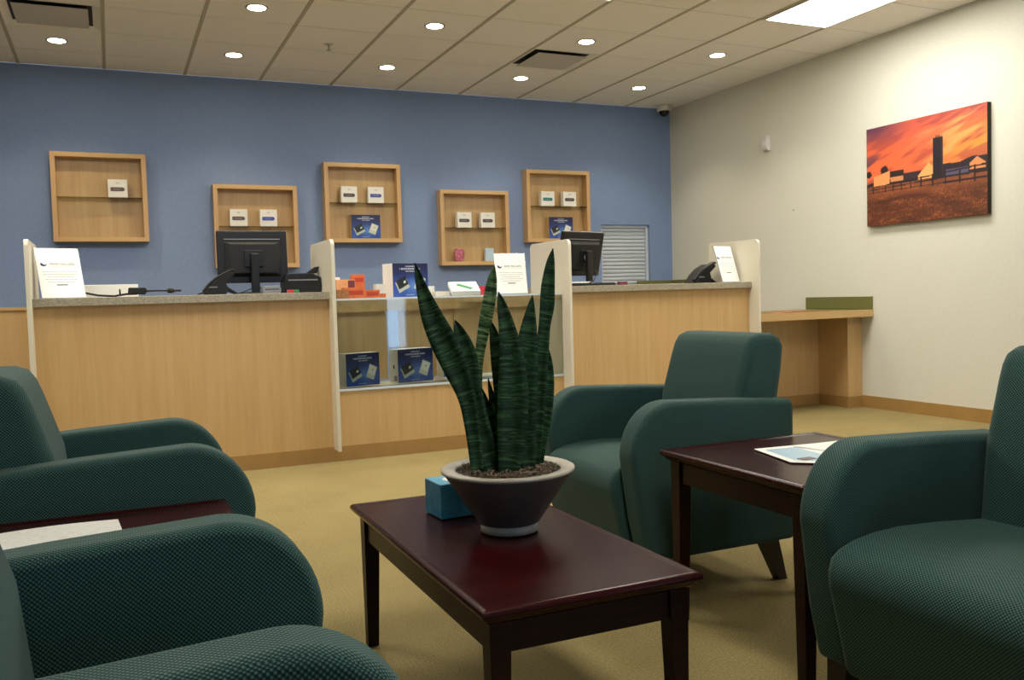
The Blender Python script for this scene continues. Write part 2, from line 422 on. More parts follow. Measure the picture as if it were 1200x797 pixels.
dl = None
DLAB = {(0, 1): 'recessed round downlight below the square vent at the far left', (1, 0): 'recessed round downlight at the top edge above the left monitor',
 (1, 1): 'recessed round downlight left of the sprinkler head', (2, 0): 'recessed round downlight at the top, right of the sprinkler head',
 (2, 1): 'recessed round downlight near the blue wall above the third display box from the left', (3, 0): 'recessed round downlight just right of the middle square vent',
 (3, 1): 'recessed round downlight just below the middle square vent', (4, 0): 'recessed round downlight nearest the bright troffer',
 (4, 1): 'recessed round downlight nearest the dome camera corner', (0, 0): 'recessed round downlight left of frame, behind the far left vent'}
for k in range(5):
    for r_ in range(2):
        x, y = gx(0)+PX/2 + 1.235*k, (6.11 if r_ == 0 else 7.315)
        if dl is None:
            dl = thing('downlight', (0, 0, 0), 'x', 'ceiling light', 'round downlights above the counter')
            obj('trim_ring', lathe(NB(), [(.058, -.003), (.070, -.006), (.073, 0), (.058, 0), (.058, -.003)], 40), M['grey_plastic'], dl, True)
            obj('lens', lathe(NB(), [(.058, -.0045), (.058, -.0005)], 40), M['down'], dl)
            o = dl
        else: o = copy_tree(dl)
        o.location = (x, y, H-.0005); o['label'] = DLAB[(k, r_)]
        sp = bpy.data.lights.new('downlight_beam', 'SPOT'); sp.energy = DOWN_W; sp.spot_size = math.radians(115); sp.spot_blend = .6; sp.shadow_soft_size = .07; sp.color = (1, .80, .52) if k < 2 else (1, .88, .70)
        so = bpy.data.objects.new('downlight_beam', sp); COL.objects.link(so); so.location = (x, y, H-.03)

def vent(i, label):
    x0, x1, y0, y1 = gx(i)+.012, gx(i+1)-.012, gy(1)+.008, gy(2)-.008; hx_, hy_ = (x1-x0)/2, (y1-y0)/2
    t = thing('air_diffuser', ((x0+x1)/2, (y0+y1)/2, H), label, 'vent', 'square air vents in the ceiling')
    fr = NB()
    def slope(ax):   # bevelled cone-like frame
        pass
    o_, i_ = (hx_, hy_), (hx_-.05, hy_-.05)
    vo = [fr.verts.new((sx*o_[0], sy_*o_[1], -.002)) for sx, sy_ in ((-1,-1),(1,-1),(1,1),(-1,1))]
    vi = [fr.verts.new((sx*i_[0], sy_*i_[1], .022)) for sx, sy_ in ((-1,-1),(1,-1),(1,1),(-1,1))]
    vt = [fr.verts.new((sx*o_[0], sy_*o_[1], .022)) for sx, sy_ in ((-1,-1),(1,-1),(1,1),(-1,1))]
    for k in range(4):
        fr.faces.new([vo[k], vo[(k+1)%4], vi[(k+1)%4], vi[k]]); fr.faces.new([vi[k], vi[(k+1)%4], vt[(k+1)%4], vt[k]]); fr.faces.new([vt[k], vt[(k+1)%4], vo[(k+1)%4], vo[k]])
    obj('frame', fr, M['tile'], t)
    obj('duct', B((-i_[0], -i_[1], .022), (i_[0], i_[1], .026)), M['black_soft'], t)
    obj('plaque', B((-hx_+.075, -hy_+.075, -.006), (hx_-.075, hy_-.075, -.001)), M['plaque'], t, bevel=.002)
vent(0, 'square ceiling air vent in the top left corner')
vent(6, 'square ceiling air vent in the middle of the ceiling between downlights')

t = thing('fire_sprinkler', (1.594, 6.80, H), 'small recessed fire sprinkler head on a ceiling tile', 'sprinkler')
obj('escutcheon', lathe(NB(), [(0, -.006), (.03, -.005), (.036, 0), (0, 0)], 24), M['white_plastic'], t, True)
obj('sprinkler_head', lathe(NB(), [(.0, -.05), (.017, -.047), (.017, -.044), (.005, -.043), (.006, -.02), (.012, -.006)], 16), M['steel'], t, True)

t = thing('dome_camera', (5.36, 7.92, H), 'white and black dome security camera in the corner of the ceiling', 'camera')
obj('housing', lathe(NB(), [(.075, 0), (.075, -.05), (.068, -.062)], 32), M['white_plastic'], t, True)
obj('dome', lathe(NB(), [(.056, -.058)] + [(.056*math.cos(a*PI/16), -.062-.056*math.sin(a*PI/16)) for a in range(0, 8)] + [(0.001, -.118)], 24), M['smoke'], t, True)

t = thing('motion_detector', (XW, 6.52, 2.23), 'small white motion detector mounted on the cream wall', 'sensor')
prof = [(0, 0), (-.03, .004), (-.046, .03), (-.05, .09), (-.038, .135), (0, .14)]
c_ = obj('housing', prism(prof, -.035, .035), M['white_plastic'], t, bevel=.006)
obj('sensor_window', B((-.052, -.022, .045), (-.0475, .022, .085)), M['white'], c_)
t = thing('wall_hook', (XW, 6.2, 1.665), 'tiny metal hook left in the cream wall', 'hook')
obj('plate', lathe(NB(), [(.008, 0), (.006, -.006), (0, -.008)], 12, axis='x'), M['steel'], t)

# ------------------------------------------------------------------ shutter window in the back wall
t = thing('rolling_shutter', ((WX0+WX1)/2, YW+.07, WZ0), 'closed grey slatted service shutter in the blue wall', 'shutter')
hw = (WX1-WX0)/2; zz = 0; n = 18; sh = (WZ1-WZ0-.03)/n; first = None
for k in range(n):
    if first is None:
        first = obj('slat', prism([(0, 0), (-.010, .004), (-.014, sh*.45), (-.008, sh-.004), (0, sh-.002), (.004, sh/2)], -hw+.001, hw-.001), M['slat'], t); o = first
        first.data.transform(Matrix.Rotation(PI/2, 4, 'Z'))
    else: o = first.copy(); COL.objects.link(o)
    o.location = (0, 0, k*sh)
obj('head_rail', B((-hw+.001, -.03, n*sh), (hw-.001, .02, WZ1-WZ0-.001)), M['slat'], t)
for s in (-1, 1): obj('side_guide', B((s*hw-.001 if s < 0 else hw-.03, -.04, 0), (-hw+.03 if s < 0 else hw+.001-.002, -.016, n*sh)), M['slat'], t)
struct(obj('trim_1', B((WX0-.05, YW+.12, WZ0-.05), (WX1+.05, YW+.14, WZ1+.05)), M['plenum']))

# ------------------------------------------------------------------ wall display boxes
def shadow_box(x, z, label):
    W_, D_, T_ = .705, .11, .036; Hh = .712
    t = thing('display_box', (x+W_/2, YW, z), label, 'wall shelf', 'maple display boxes on the blue wall')
    a = W_/2
    obj('back_panel', B((-a+T_, -.012, T_), (a-T_, 0, Hh-T_)), M['oak_panel'], t)
    f = obj('side_board', B((-a, -D_, 0), (-a+T_, 0, Hh)), M['maple_box'], t); f2 = f.copy(); COL.objects.link(f2); f2.location = (W_-T_, 0, 0)
    f = obj('rail_board', B((-a+T_, -D_, 0), (a-T_, 0, T_)), M['maple_h'], t); f2 = f.copy(); COL.objects.link(f2); f2.location = (0, 0, Hh-T_)
    obj('glass_shelf', B((-a+T_, -D_+.005, .352), (a-T_, -.013, .358)), M['shelf_glass'], t)
SH = [(-.39, 1.512, 'leftmost maple display box, holding a single white carton'), (.832, 1.285, 'maple display box partly behind the left monitor'),
      (1.782, 1.503, 'middle high maple display box with a blue carton below two white ones'), (2.868, 1.285, 'low maple display box with a pink and a pale blue item on its floor'),
      (3.772, 1.503, 'rightmost maple display box, above the right monitor')]
for a in SH: shadow_box(*a)

def small_box(x, z, ink, label, y=YW-.10, rz=0):
    t = thing('product_carton', (x, y+.03, z), label, 'box', 'small white product cartons in the wall boxes', rz)
    t = obj('carton', B((-.073, -.03, 0), (.073, .03, .145)), M['white'], t, bevel=.0015)
    dev = [(-.05, .05), (.036, .05)] + arc(.036, .066, .016, .016, -90, 90, 8) + [(-.05, .082)] + [(-.054, .078), (-.054, .054)]
    obj('printed_device', prism(dev, -.0312, -.0303), M[ink], t)
    bm = NB()
    for a_ in (-.012, -.003, .006): box(bm, (a_, -.0310, .113), (a_+.006, -.0304, .121))
    obj('faint_mark', bm, M['ink'], t)
    bm = NB()
    for a_ in (-.028, -.014, 0, .014): box(bm, (a_, -.0318, .0635), (a_+.007, -.0313, .0685))
    obj('device_lettering', bm, M['ink'], t)
GZ = .358
small_box(.094, 1.512+GZ, 'device_brown', 'white carton alone in the leftmost wall box')
small_box(1.035, 1.285+GZ, 'device_brown', 'white carton with brown device, above the left monitor')
small_box(1.285, 1.285+GZ, 'device_blue', 'white carton with blue device, above the left monitor')
small_box(2.005, 1.503+GZ, 'device_dark', 'white carton with dark device in the middle high wall box')
small_box(2.252, 1.503+GZ, 'device_blue', 'white carton with blue device in the middle high wall box')
small_box(3.110, 1.285+GZ, 'device_dark', 'left white carton in the low box above the standing sign')
small_box(3.352, 1.285+GZ, 'device_dark', 'right white carton in the low box above the standing sign')
small_box(4.005, 1.503+GZ, 'teal_ink', 'white carton with teal device in the rightmost wall box')
small_box(4.250, 1.503+GZ, 'device_dark', 'white carton with dark device in the rightmost wall box')

def device_art(u, v):
    c = mixc(hx('#2c4f9e'), hx('#17204d'), ss(.25, .95, v))
    g = math.exp(-((u-.55)**2/.03+(v-.33)**2/.05)); c = mixc(c, hx('#5c86c8'), g*.9)
    c = mixc(c, hx('#3a66b4'), .5*max(0, math.sin(14*(u*.8+v)))*(1-ss(.3, .6, v)))
    def quad(u, v, cu, cv, rx, ry, ang):
        du, dv = (u-cu)*1.3, v-cv; a = math.radians(ang)
        return abs(du*math.cos(a)+dv*math.sin(a)) < rx and abs(-du*math.sin(a)+dv*math.cos(a)) < ry
    if quad(u, v, .27, .36, .21, .17, 25): c = hx('#b9c0ae')
    if quad(u, v, .26, .43, .19, .14, 25): c = hx('#20262b')
    if quad(u, v, .33, .45, .04, .03, 25): c = hx('#d8dcd6')
    if quad(u, v, .76, .40, .16, .21, -22): c = hx('#c6ccb9')
    if quad(u, v, .78, .45, .13, .13, -22): c = hx('#dde0d2')
    if quad(u, v, .79, .46, .03, .03, -22): c = hx('#9aa08e')
    for v0, h_, a, b in ((.91, .012, .36, .62), (.84, .022, .2, .78), (.765, .012, .36, .64), (.06, .01, .36, .6)):
        if abs(v-v0) < h_ and a < u < b and math.sin(u*95+v0*40) > -.75: c = mixc(c, hx('#e6e8ee'), .75)
    return c
ART = {}
def blue_box(loc, rz, label, side='white', w_=.26, h_=.205, d_=.10, logo=False):
    t = thing('device_carton', loc, label, 'box', 'blue fronted device cartons', rz)
    obj('carton', B((0, .001, 0), (w_, d_, h_)), M[side], t)
    if 'me' not in ART:
        o = painted('printed_front', .26, .205, 78, 62, device_art, t, Matrix.Identity(4), 'print_gloss'); ART['me'] = o.data
    else: o = link('printed_front', ART['me'], None, t)
    o.scale = (w_/.26, 1, h_/.205)
    if logo:
        obj('side_print', prism([(-.0004, .09), (-.0012, .09), (-.0012, .11), (-.0004, .115)], .045, .06), M['black'], t)
        obj('side_label', B((-.0012, .012, .012), (-.0004, .05, .045)), M['grey_plastic'], t)
    return t
blue_box((2.015, YW-.10, 1.503+.036), 0, 'blue fronted carton on the floor of the middle wall box', 'oak_panel', .268, .213, .07)
blue_box((4.01, YW-.10, 1.503+.036), 0, 'blue fronted carton in the rightmost wall box, behind the right monitor', 'oak_panel', .268, .213, .07)
t = thing('foil_pouch', (3.06, YW-.06, 1.285+.036), 'pink foil package standing in the low wall box', 'package')
bm = prism([(-.045, 0), (.04, .004), (.052, .07), (.045, .12), (-.04, .125), (-.05, .06)], -.025, .02)
obj('pouch', bm, M['pinkred'], t, bevel=.012, seg=3)
t = thing('pale_pack', (3.37, YW-.06, 1.285+.036), 'pale glossy blue pack standing in the low wall box', 'package')
obj('pack', B((-.045, -.02, 0), (.045, .02, .125)), mat('pale_blue_film', '#b9d3e6', .15), t, bevel=.004)

# ------------------------------------------------------------------ reception counters
YC = 5.37
PXS = (-.40, 1.20, 2.785, 4.36)
def counter(x0, x1, label, wl):
    t = thing('counter_cabinet', ((x0+x1)/2, YC, 0), label, 'counter', 'maple reception counters')
    h = (x1-x0)/2
    obj('front_panel', B((-h, .006, .09), (h, .026, .988)), M['maple'], t)
    obj('kick_base', B((-h-.0005, 0, 0), (h+.0215, .02, .0745)), M['base_trim'], t)
    obj('kick_cap', B((-h, 0, .0745), (h, .02, .09)), M['base_trim'], t)
    obj('body', B((-h, .026, 0), (h, .60, .72)), M['maple'], t)
    obj('upper_ledge', B((-h, .026, .72), (h, .12, .988)), M['maple'], t)
    tag(obj('worktop', B((x0, YC-.03, .988), (x1, YC+.60, 1.033)), M['stone'], bevel=.003), wl, 'worktop', 'speckled stone look worktops')
counter(PXS[0]+.022, PXS[1], 'maple reception counter at left, under the first sign and left monitor', 'speckled grey worktop of the left counter')
counter(PXS[2]+.022, PXS[3], 'maple reception counter at right, behind the central armchair', 'speckled grey worktop of the right counter')
plab = ['tall white divider panel at the left end of the left counter', 'tall white divider panel right of the left monitor', 'tall white divider panel behind the snake plant tip', 'tall white divider panel at the right end of the counters']
for x, lb in zip(PXS, plab):
    prof = [(5.265-YC, .075), (5.86-YC, .075)] + arc(5.82-YC, 1.305, .04, .04, 0, 90, 6) + arc(5.305-YC, 1.305, .04, .04, 90, 180, 6)
    bm = prism(prof, 0, .022)
    o = obj('divider_panel', bm, M['panel'], bevel=.003)
    o.data.transform(Matrix(((0, 1, 0, 0), (1, 0, 0, 0), (0, 0, 1, 0), (0, 0, 0, 1))))
    o.data.flip_normals()
    o.location = (x, YC, 0); tag(o, lb, 'divider', 'white divider panels')


# display case between the counters
x0, x1 = PXS[1]+.022, PXS[2]; h = (x1-x0)/2
t = thing('display_case', ((x0+x1)/2, YC, 0), 'glass fronted maple display case between the counters', 'display case')
obj('front_panel', B((-h, .006, .09), (h, .026, .425)), M['maple'], t)
obj('kick_base', B((-h, 0, 0), (h, .02, .09)), M['base_trim'], t)
obj('deck', B((-h, .026, .40), (h, .50, .425)), M['panel'], t)
obj('sill', B((-h, -.004, .425), (h, .05, .44)), M['glass_edge'], t)
bp_ = [(-h, .44), (-h+.47, .44)] + arc(-h+.43, .875, .04, .04, 0, 90, 6) + [(-h, .915)]
obj('back_panel', prism(bp_, .48, .5), M['oak_panel'], t)
obj('back_panel', B((-h+.56, .48, .44), (-h+.95, .5, .945)), M['oak_panel'], t)
obj('back_panel', B((-h+.956, .48, .44), (h, .5, .945)), M['oak_panel'], t)
obj('body', B((-h, .026, 0), (h, .50, .40)), M['maple'], t)
obj('glass_front', B((-h, .004, .44), (h, .010, .978)), M['glass'], t)
obj('glass_top', B((-h, .004, .980), (h, .50, .990)), M['glass'], t)
obj('glass_top_edge', B((-h, 0, .978), (h, .004, .990)), M['glass_edge'], t)
obj('top_rail', B((-h, .022, .945), (h, .04, .979)), M['oak_panel'], t)
obj('rear_rail', B((-h, .46, .90), (h, .48, .979)), M['oak_panel'], t)

# goods inside and on the case
YG = YC
blue_box((1.315, YG+.10, .44), math.radians(14), 'blue carton low in the display case, beside the left divider', 'white', .235, .205, .10)
blue_box((1.655, YG+.12, .44), math.radians(14), 'blue carton with logo side, second from left in the display case', 'white', .265, .215, .11, True)
blue_box((1.985, YG+.18, .455), math.radians(8), 'blue carton behind the plant, third in the display case', 'panel', .24, .12, .10)
o = tag(obj('white_tray', B((1.96, YC+.08, .4401), (2.40, YC+.30, .4545)), M['white'], bevel=.003), 'white flat tray in the case under the third blue carton', 'tray')
blue_box((1.640, YG+.12, .9901), math.radians(14), 'large blue carton standing on top of the display case', 'white', .265, .215, .125)
def carton(x, y, z, w_, d_, h_, m_, label, group=None, rz=0, deco=None):
    t = thing('small_carton', (x, y, z), label, 'box', group, rz)
    c_ = obj('carton', B((-w_/2, -d_/2, 0), (w_/2, d_/2, h_)), M[m_], t, bevel=.001)
    if deco:
        for m2, (a, b, c, d) in deco:
            obj('print_patch', B((-w_/2+a*w_, -d_/2-.0012, b*h_), (-w_/2+c*w_, -d_/2-.0004, d*h_)), M[m2], c_)
    return t
gz = .9902; og = 'orange cartons on the display case'
carton(1.278, YC+.26, gz, .09, .10, .135, 'white', 'pale carton at the far left of the display case top, by the divider', og)
carton(1.345, YC+.18, gz, .12, .05, .118, 'peach', 'peach carton with dark patch among the orange cartons', og, 0, [('maroon', (.62, .30, .98, .96))])
carton(1.435, YC+.21, gz, .08, .06, .150, 'orange', 'tallest orange carton, behind the peach one', og, 0, [('redprint', (.1, .68, .9, .86))])
carton(1.375, YC+.09, gz, .13, .08, .066, 'orange', 'low orange carton with red lettering, front of the cluster', og, 0, [('redprint', (.08, .3, .9, .72))])
carton(1.490, YC+.10, gz, .095, .07, .05, 'orange', 'small flat orange carton at the right of the cluster', og, 0, [('redprint', (.1, .25, .9, .75))])
carton(1.300, YC+.08, gz, .075, .07, .055, 'brown_paper', 'brownish small carton next to the left divider', og)
o = carton(1.590, YC+.24, gz, .075, .06, .088, 'white', 'white carton with orange foot left of the large blue carton', None, 0, [('orange', (0, 0, 1, .3))])
carton(1.925, YC+.30, gz, .09, .06, .068, 'white', 'small pale carton behind the leftmost plant leaf tip', 'white cartons on the case')
carton(1.99, YC+.20, gz, .10, .07, .030, 'panel', 'flat cream carton left of the tilted white box', 'white cartons on the case')
t = thing('tilted_box', (2.13, YC+.14, gz), 'white box with green print lying tilted on the case', 'box', None, math.radians(-8))
Rm = Matrix.Rotation(math.radians(27), 4, 'X')
bm = box(NB(), (-.095, -.065, .0), (.095, .075, .030)); bmesh.ops.transform(bm, matrix=Matrix.Translation((0, 0, .031)) @ Rm, verts=bm.verts)
obj('carton', bm, M['white'], t, bevel=.002)
bm = box(NB(), (-.055, -.016, .0304), (.055, .016, .0312)); bmesh.ops.transform(bm, matrix=Matrix.Translation((0, 0, .031)) @ Rm @ Matrix.Rotation(math.radians(-38), 4, 'Z'), verts=bm.verts)
obj('green_print', bm, M['greenink'], t)
obj('stand', B((-.06, .0, 0), (.06, .06, .02)), M['panel'], t)
carton(2.28, YC+.16, gz, .095, .07, .058, 'red', 'red carton half hidden by the pale striped leaf', None)
carton(2.34, YC+.40, gz, .16, .08, .06, 'brown_paper', 'brown carton at the back of the display case top', None)

# standing signs
def sign(x, y, z, w_, h_, rz, label, back=9):
    t = thing('counter_sign', (x, y, z), label, 'sign', 'standing paper signs on the counters', rz)
    lean = Matrix.Translation((0, 0, .004)) @ Matrix.Rotation(math.radians(-back), 4, 'X')
    def put(o): o.data.transform(lean); return o
    put(obj('holder', B((-w_/2-.002, .0012, -.002), (w_/2+.002, .004, h_+.002)), M['glass'], t))
    put(obj('sheet', B((-w_/2, 0, 0), (w_/2, .001, h_)), M['bright_paper'], t))
    tz = h_*.665
    bm = prism([(-.092+.0, tz+.012)] + arc(-.078, tz+.003, .016, .013, 170, 350, 10) + [(-.060, tz+.012)] + arc(-.072, tz+.006, .009, .006, 0, -180, 6), -.0010, -.0004)
    put(obj('crescent_logo', bm, M['navy'], t))
    put(text('PRIME WELLNESS', .0185, (.018, -.0006, tz+.003), M['ink_dark'], t, 'heading', sx=.92))
    put(obj('subheading_line', B((-.05, -.0009, tz-.0125), (.085, -.0004, tz-.0110)), M['ink'], t))
    bm = NB(); random.seed(3)
    for k, (hw_) in enumerate((.088, .088, .068, .082, .068)):
        z_ = h_*.52 - k*h_*.052; xx = -hw_
        while xx < hw_-.004:
            l_ = random.uniform(.006, .02); l_ = min(l_, hw_-xx); box(bm, (xx, -.0009, z_-.0014), (xx+l_, -.0004, z_+.0014)); xx += l_+.003
    put(obj('text_lines', bm, M['ink'], t))
    put(obj('bottom_line', B((-.028, -.0009, h_*.245), (.028, -.0004, h_*.265)), M['ink_dark'], t))
    bm = NB(); box(bm, (-w_/2, 0, 0), (w_/2, .09, .003))
    obj('foot', bm, M['glass'], t)
sign(-.228, YC+.07, 1.0332, .225, .290, math.radians(20), 'white paper sign with crescent logo at the left end of the left counter', 20)
sign(2.455, YC+.08, .9902, .225, .272, 0, 'white paper sign with crescent logo on the display case, behind the plant')
sign(4.245, YC+.06, 1.0332, .195, .285, math.radians(13), 'white paper sign with crescent logo at the right end beside the desk phone', 18)

# monitors
def monitor(x, y, rz, tilt, label, z=1.0332):
    t = thing('computer_monitor', (x, y, z), label, 'monitor', 'black monitors seen from behind', rz)
    T = Matrix.Translation((0, 0, .215)) @ Matrix.Rotation(math.radians(tilt), 4, 'X')
    def put(o): o.data.transform(T); return o
    put(obj('screen_shell', B((-.208, 0, -.145), (.208, .035, .172)), M['black'], t, bevel=.006))
    put(obj('back_bulge', frustum_y(.17, .11, .13, .09, 0, -.035), M['black_soft'], t, bevel=.006))
    put(obj('vesa_plate', B((-.055, -.045, -.05), (.055, -.035, .05)), M['black'], t, bevel=.003))
    put(obj('vent_groove', B((-.165, -.002, .118), (.165, -.0005, .123)), M['grey_plastic'], t))
    put(obj('top_edge', B((-.205, .004, .1722), (.205, .03, .1735)), M['grey_plastic'], t))
    put(obj('stand_hub', lathe(NB(), [(.022, .045), (.022, .062)], 20, (0, 0, 0), 'y'), M['steel'], t))
    obj('stand_neck', B((-.024, -.085, .01), (.024, -.055, .245)), M['black'], t, bevel=.006)
    obj('stand_foot', lathe(NB(), [(.115, 0), (.115, .006), (.03, .014), (0, .015)], 32, (0, -.03, 0)), M['black'], t, True)
def frustum_y(w0, h0, w1, h1, y0, y1):
    bm = NB()
    a = [bm.verts.new((i*w0, y0, j*h0)) for i, j in ((-1,-1),(1,-1),(1,1),(-1,1))]; b = [bm.verts.new((i*w1, y1, j*h1)) for i, j in ((-1,-1),(1,-1),(1,1),(-1,1))]
    bm.faces.new(a); bm.faces.new(b[::-1])
    for k in range(4): bm.faces.new([a[k], b[k], b[(k+1)%4], a[(k+1)%4]])
    return bm
monitor(.805, 5.64, 0, -2, 'black computer monitor seen from behind on the left counter')
monitor(3.09, 5.64, math.radians(18), 13, 'black computer monitor partly behind a white divider on the right counter')

# phones, terminals and clutter
def phone(x, y, rz, label, s=1.0):
    t = thing('desk_phone', (x, y, 1.0332), label, 'telephone', 'black desk phones', rz)
    t.scale = (s, s, s)
    prof = [(-.11, 0), (-.12, .012), (-.075, .075), (-.02, .125), (.06, .165), (.085, .158), (.09, .14), (.03, .09), (.045, .03), (.03, 0)]
    obj('body', prism(prof, -.085, .085), M['black_soft'], t, bevel=.005)
    hs = [(-.135, .03)] + [(-.10, .075), (-.05, .122), (.01, .155), (.07, .185), (.095, .183), (.098, .165), (.07, .160), (.01, .135), (-.05, .10), (-.10, .05), (-.125, .012)]
    obj('handset', prism(hs, -.085, -.035), M['black'], t, bevel=.008)
    obj('rear_stand', prism([(.02, .09), (.05, .05), (.12, .004), (.12, 0), (.10, 0), (.02, .04)], -.06, .06), M['black_soft'], t, bevel=.002)
    obj('label_strip', B((-.0872, -.0865, .05), (-.03, -.0855, .058)), M['grey_plastic'], t)
    bm = tube(NB(), [(-.12, -.06, .02), (-.15, -.07, .01), (-.16, -.02, .006), (-.13, .04, .006)], .004)
    obj('cord', bm, M['black'], t)
phone(4.20, YC+.37, math.radians(0), 'black desk phone in profile at the right end of the right counter', .9)
phone(.59, YC+.10, math.radians(0), 'black desk phone left of the left monitor', .8)
t = thing('label_printer', (1.085, YC+.26, 1.0332), 'black label printer between the left monitor and divider', 'printer')
obj('case', prism([(-.11, 0), (.11, 0), (.11, .095), (.06, .12), (-.09, .12), (-.11, .09)], -.09, .09), M['black_soft'], t, bevel=.006)
obj('paper_slot', B((-.09, -.0925, .075), (.09, -.0905, .083)), M['grey_plastic'], t)
obj('feed_lever', prism([(.03, .12), (.10, .12), (.12, .165), (.09, .16)], -.02, .02), M['black'], t, bevel=.003)
t = thing('badge_clip', (1.0, YC+.06, 1.0332), 'small clip with red and green marks before the label printer', 'clip')
obj('red_mark', B((-.035, -.01, 0), (.005, .01, .018)), M['red'], t, bevel=.003); obj('green_mark', B((.006, -.01, 0), (.035, .01, .018)), M['greenink'], t, bevel=.003)
t = thing('card_reader', (.88, YC+.10, 1.0332), 'grey card reader in front of the left monitor', 'card reader')
obj('body', prism([(-.05, 0), (.05, 0), (.055, .02), (.045, .045), (-.045, .045), (-.055, .02)], -.03, .03), M['grey_plastic'], t, bevel=.004)
obj('slot', B((-.04, -.0312, .022), (.04, -.0302, .027)), M['black'], t)
t = thing('data_cable', (.70, YC+.20, 1.0332), 'blue grey cable looping before the left monitor', 'cable')
obj('cable', tube(NB(), [(0, 0, .004), (.05, .02, .02), (.09, .05, .035), (.12, .06, .06), (.15, .06, .03), (.17, .04, .006)], .004), mat('blue_cable', '#39434f', .5), t, True)
t = thing('barcode_scanner', (.14, YC+.13, 1.0332), 'black cable and scanner lying behind the first sign', 'scanner')
obj('scanner_body', prism([(-.05, .018), (.04, .01), (.055, .03), (.045, .05), (-.045, .052)], -.02, .02), M['black_soft'], t, bevel=.004)
obj('cable', tube(NB(), [(-.33, 0, .02), (-.28, 0, .03), (-.20, .02, .012), (-.12, .01, .006), (-.06, 0, .016), (0, 0, .016)], .006), M['black'], t, True)
obj('connector', lathe(NB(), [(.012, 0), (.016, .02), (.012, .035), (.006, .04), (.006, .075)], 14, (.16, 0, .03), 'x'), M['black'], t)
obj('plug_lead', tube(NB(), [(.04, 0, .03), (.10, 0, .032), (.165, 0, .03)], .005), M['black'], t, True)
obj('antenna_stub', lathe(NB(), [(.006, .005), (.004, .045)], 10, (-.09, 0, 0)), M['black'], t)
t = thing('paper_tray', (.005, YC+.38, 1.0332), 'white paper box behind the scanner on the left counter', 'box')
obj('tray', B((-.14, -.08, 0), (.145, .08, .075)), M['white'], t, bevel=.003)
t = thing('keyboard', (3.03, YC+.06, 1.0332), 'dark keyboard at the foot of the right monitor', 'keyboard')
obj('case', B((-.15, -.05, 0), (.19, .05, .014)), M['black_soft'], t, bevel=.003)
obj('keys', B((-.14, -.042, .014), (.18, .042, .019)), M['black'], t)
t = thing('papers_and_clip', (3.0, YC+.16, 1.0332), 'white papers and cables beside the right monitor foot', 'papers')
obj('sheet', B((-.1, -.03, .0), (.1, .03, .03)), M['white'], t, bevel=.004)
obj('loose_cable', tube(NB(), [(.03, -.05, .01), (.09, -.05, .03), (.13, -.04, .09), (.10, -.03, .12)], .004), M['black'], t, True)
t = thing('red_case', (3.52, 5.80, 1.0332), 'small red box on the right counter right of the monitor', 'box')
obj('case', B((-.035, -.02, 0), (.035, .02, .03)), M['maroon'], t, bevel=.004)

# low maple partition left of the counters
t = thing('low_partition', (-1.5, 5.62, 0), 'low maple partition at the left edge beyond the first divider', 'partition')
obj('panel', B((-1.2, 0, .09), (1.098, .03, .975)), M['maple'], t)
obj('cap_rail', B((-1.2, -.008, .975), (1.098, .038, .993)), M['maple_h'], t)
obj('kick_base', B((-1.2, -.004, 0), (1.098, .03, .09)), M['base_trim'], t)

# work counter behind, by the shutter corner
t = thing('back_worktop', (5.3, 7.5, 0), 'olive edged work counter in the far corner under the shutter', 'counter')
obj('cabinet', B((-.25, .0, 0), (.225, .55, .93)), M['maple'], t)
obj('top', B((-.26, -.02, .93), (.228, .572, .965)), M['green'], t)
obj('rear_splash', B((-.22, .555, .965), (.228, .572, 1.10)), M['green'], t)
obj('side_splash', B((.21, .28, .965), (.228, .555, 1.10)), M['green'], t)

# writing desk at the right wall
t = thing('writing_desk', (4.95, 5.30, 0), 'maple wall desk with olive top between divider and cream wall', 'desk')
obj('desk_edge', B((-.565, 0, .733), (.578, .02, .79)), M['maple_h'], t)
obj('desk_top', B((-.565, .02, .755), (.578, .74, .788)), M['green'], t)
obj('side_splash', B((.562, .004, .79), (.578, .74, .893)), M['green'], t)
obj('end_post', B((.43, .125, .09), (.579, .45, .733)), M['maple'], t)
obj('end_post_base', B((.424, .119, 0), (.579, .45, .09)), M['base_trim'], t)
obj('modesty_panel', B((-.565, .45, .09), (.579, .47, .755)), M['maple'], t)
obj('modesty_base', B((-.565, .444, 0), (.424, .45, .09)), M['base_trim'], t)
t = thing('placemat', (4.85, 5.43, .7885), 'thin reddish brown folder lying on the wall desk', 'folder')
obj('cover', prism([(-.25, 0), (.28, 0), (.28, .003), (.05, .012), (-.10, .010), (-.25, .002)], -.10, .12), M['brown_paper'], t)

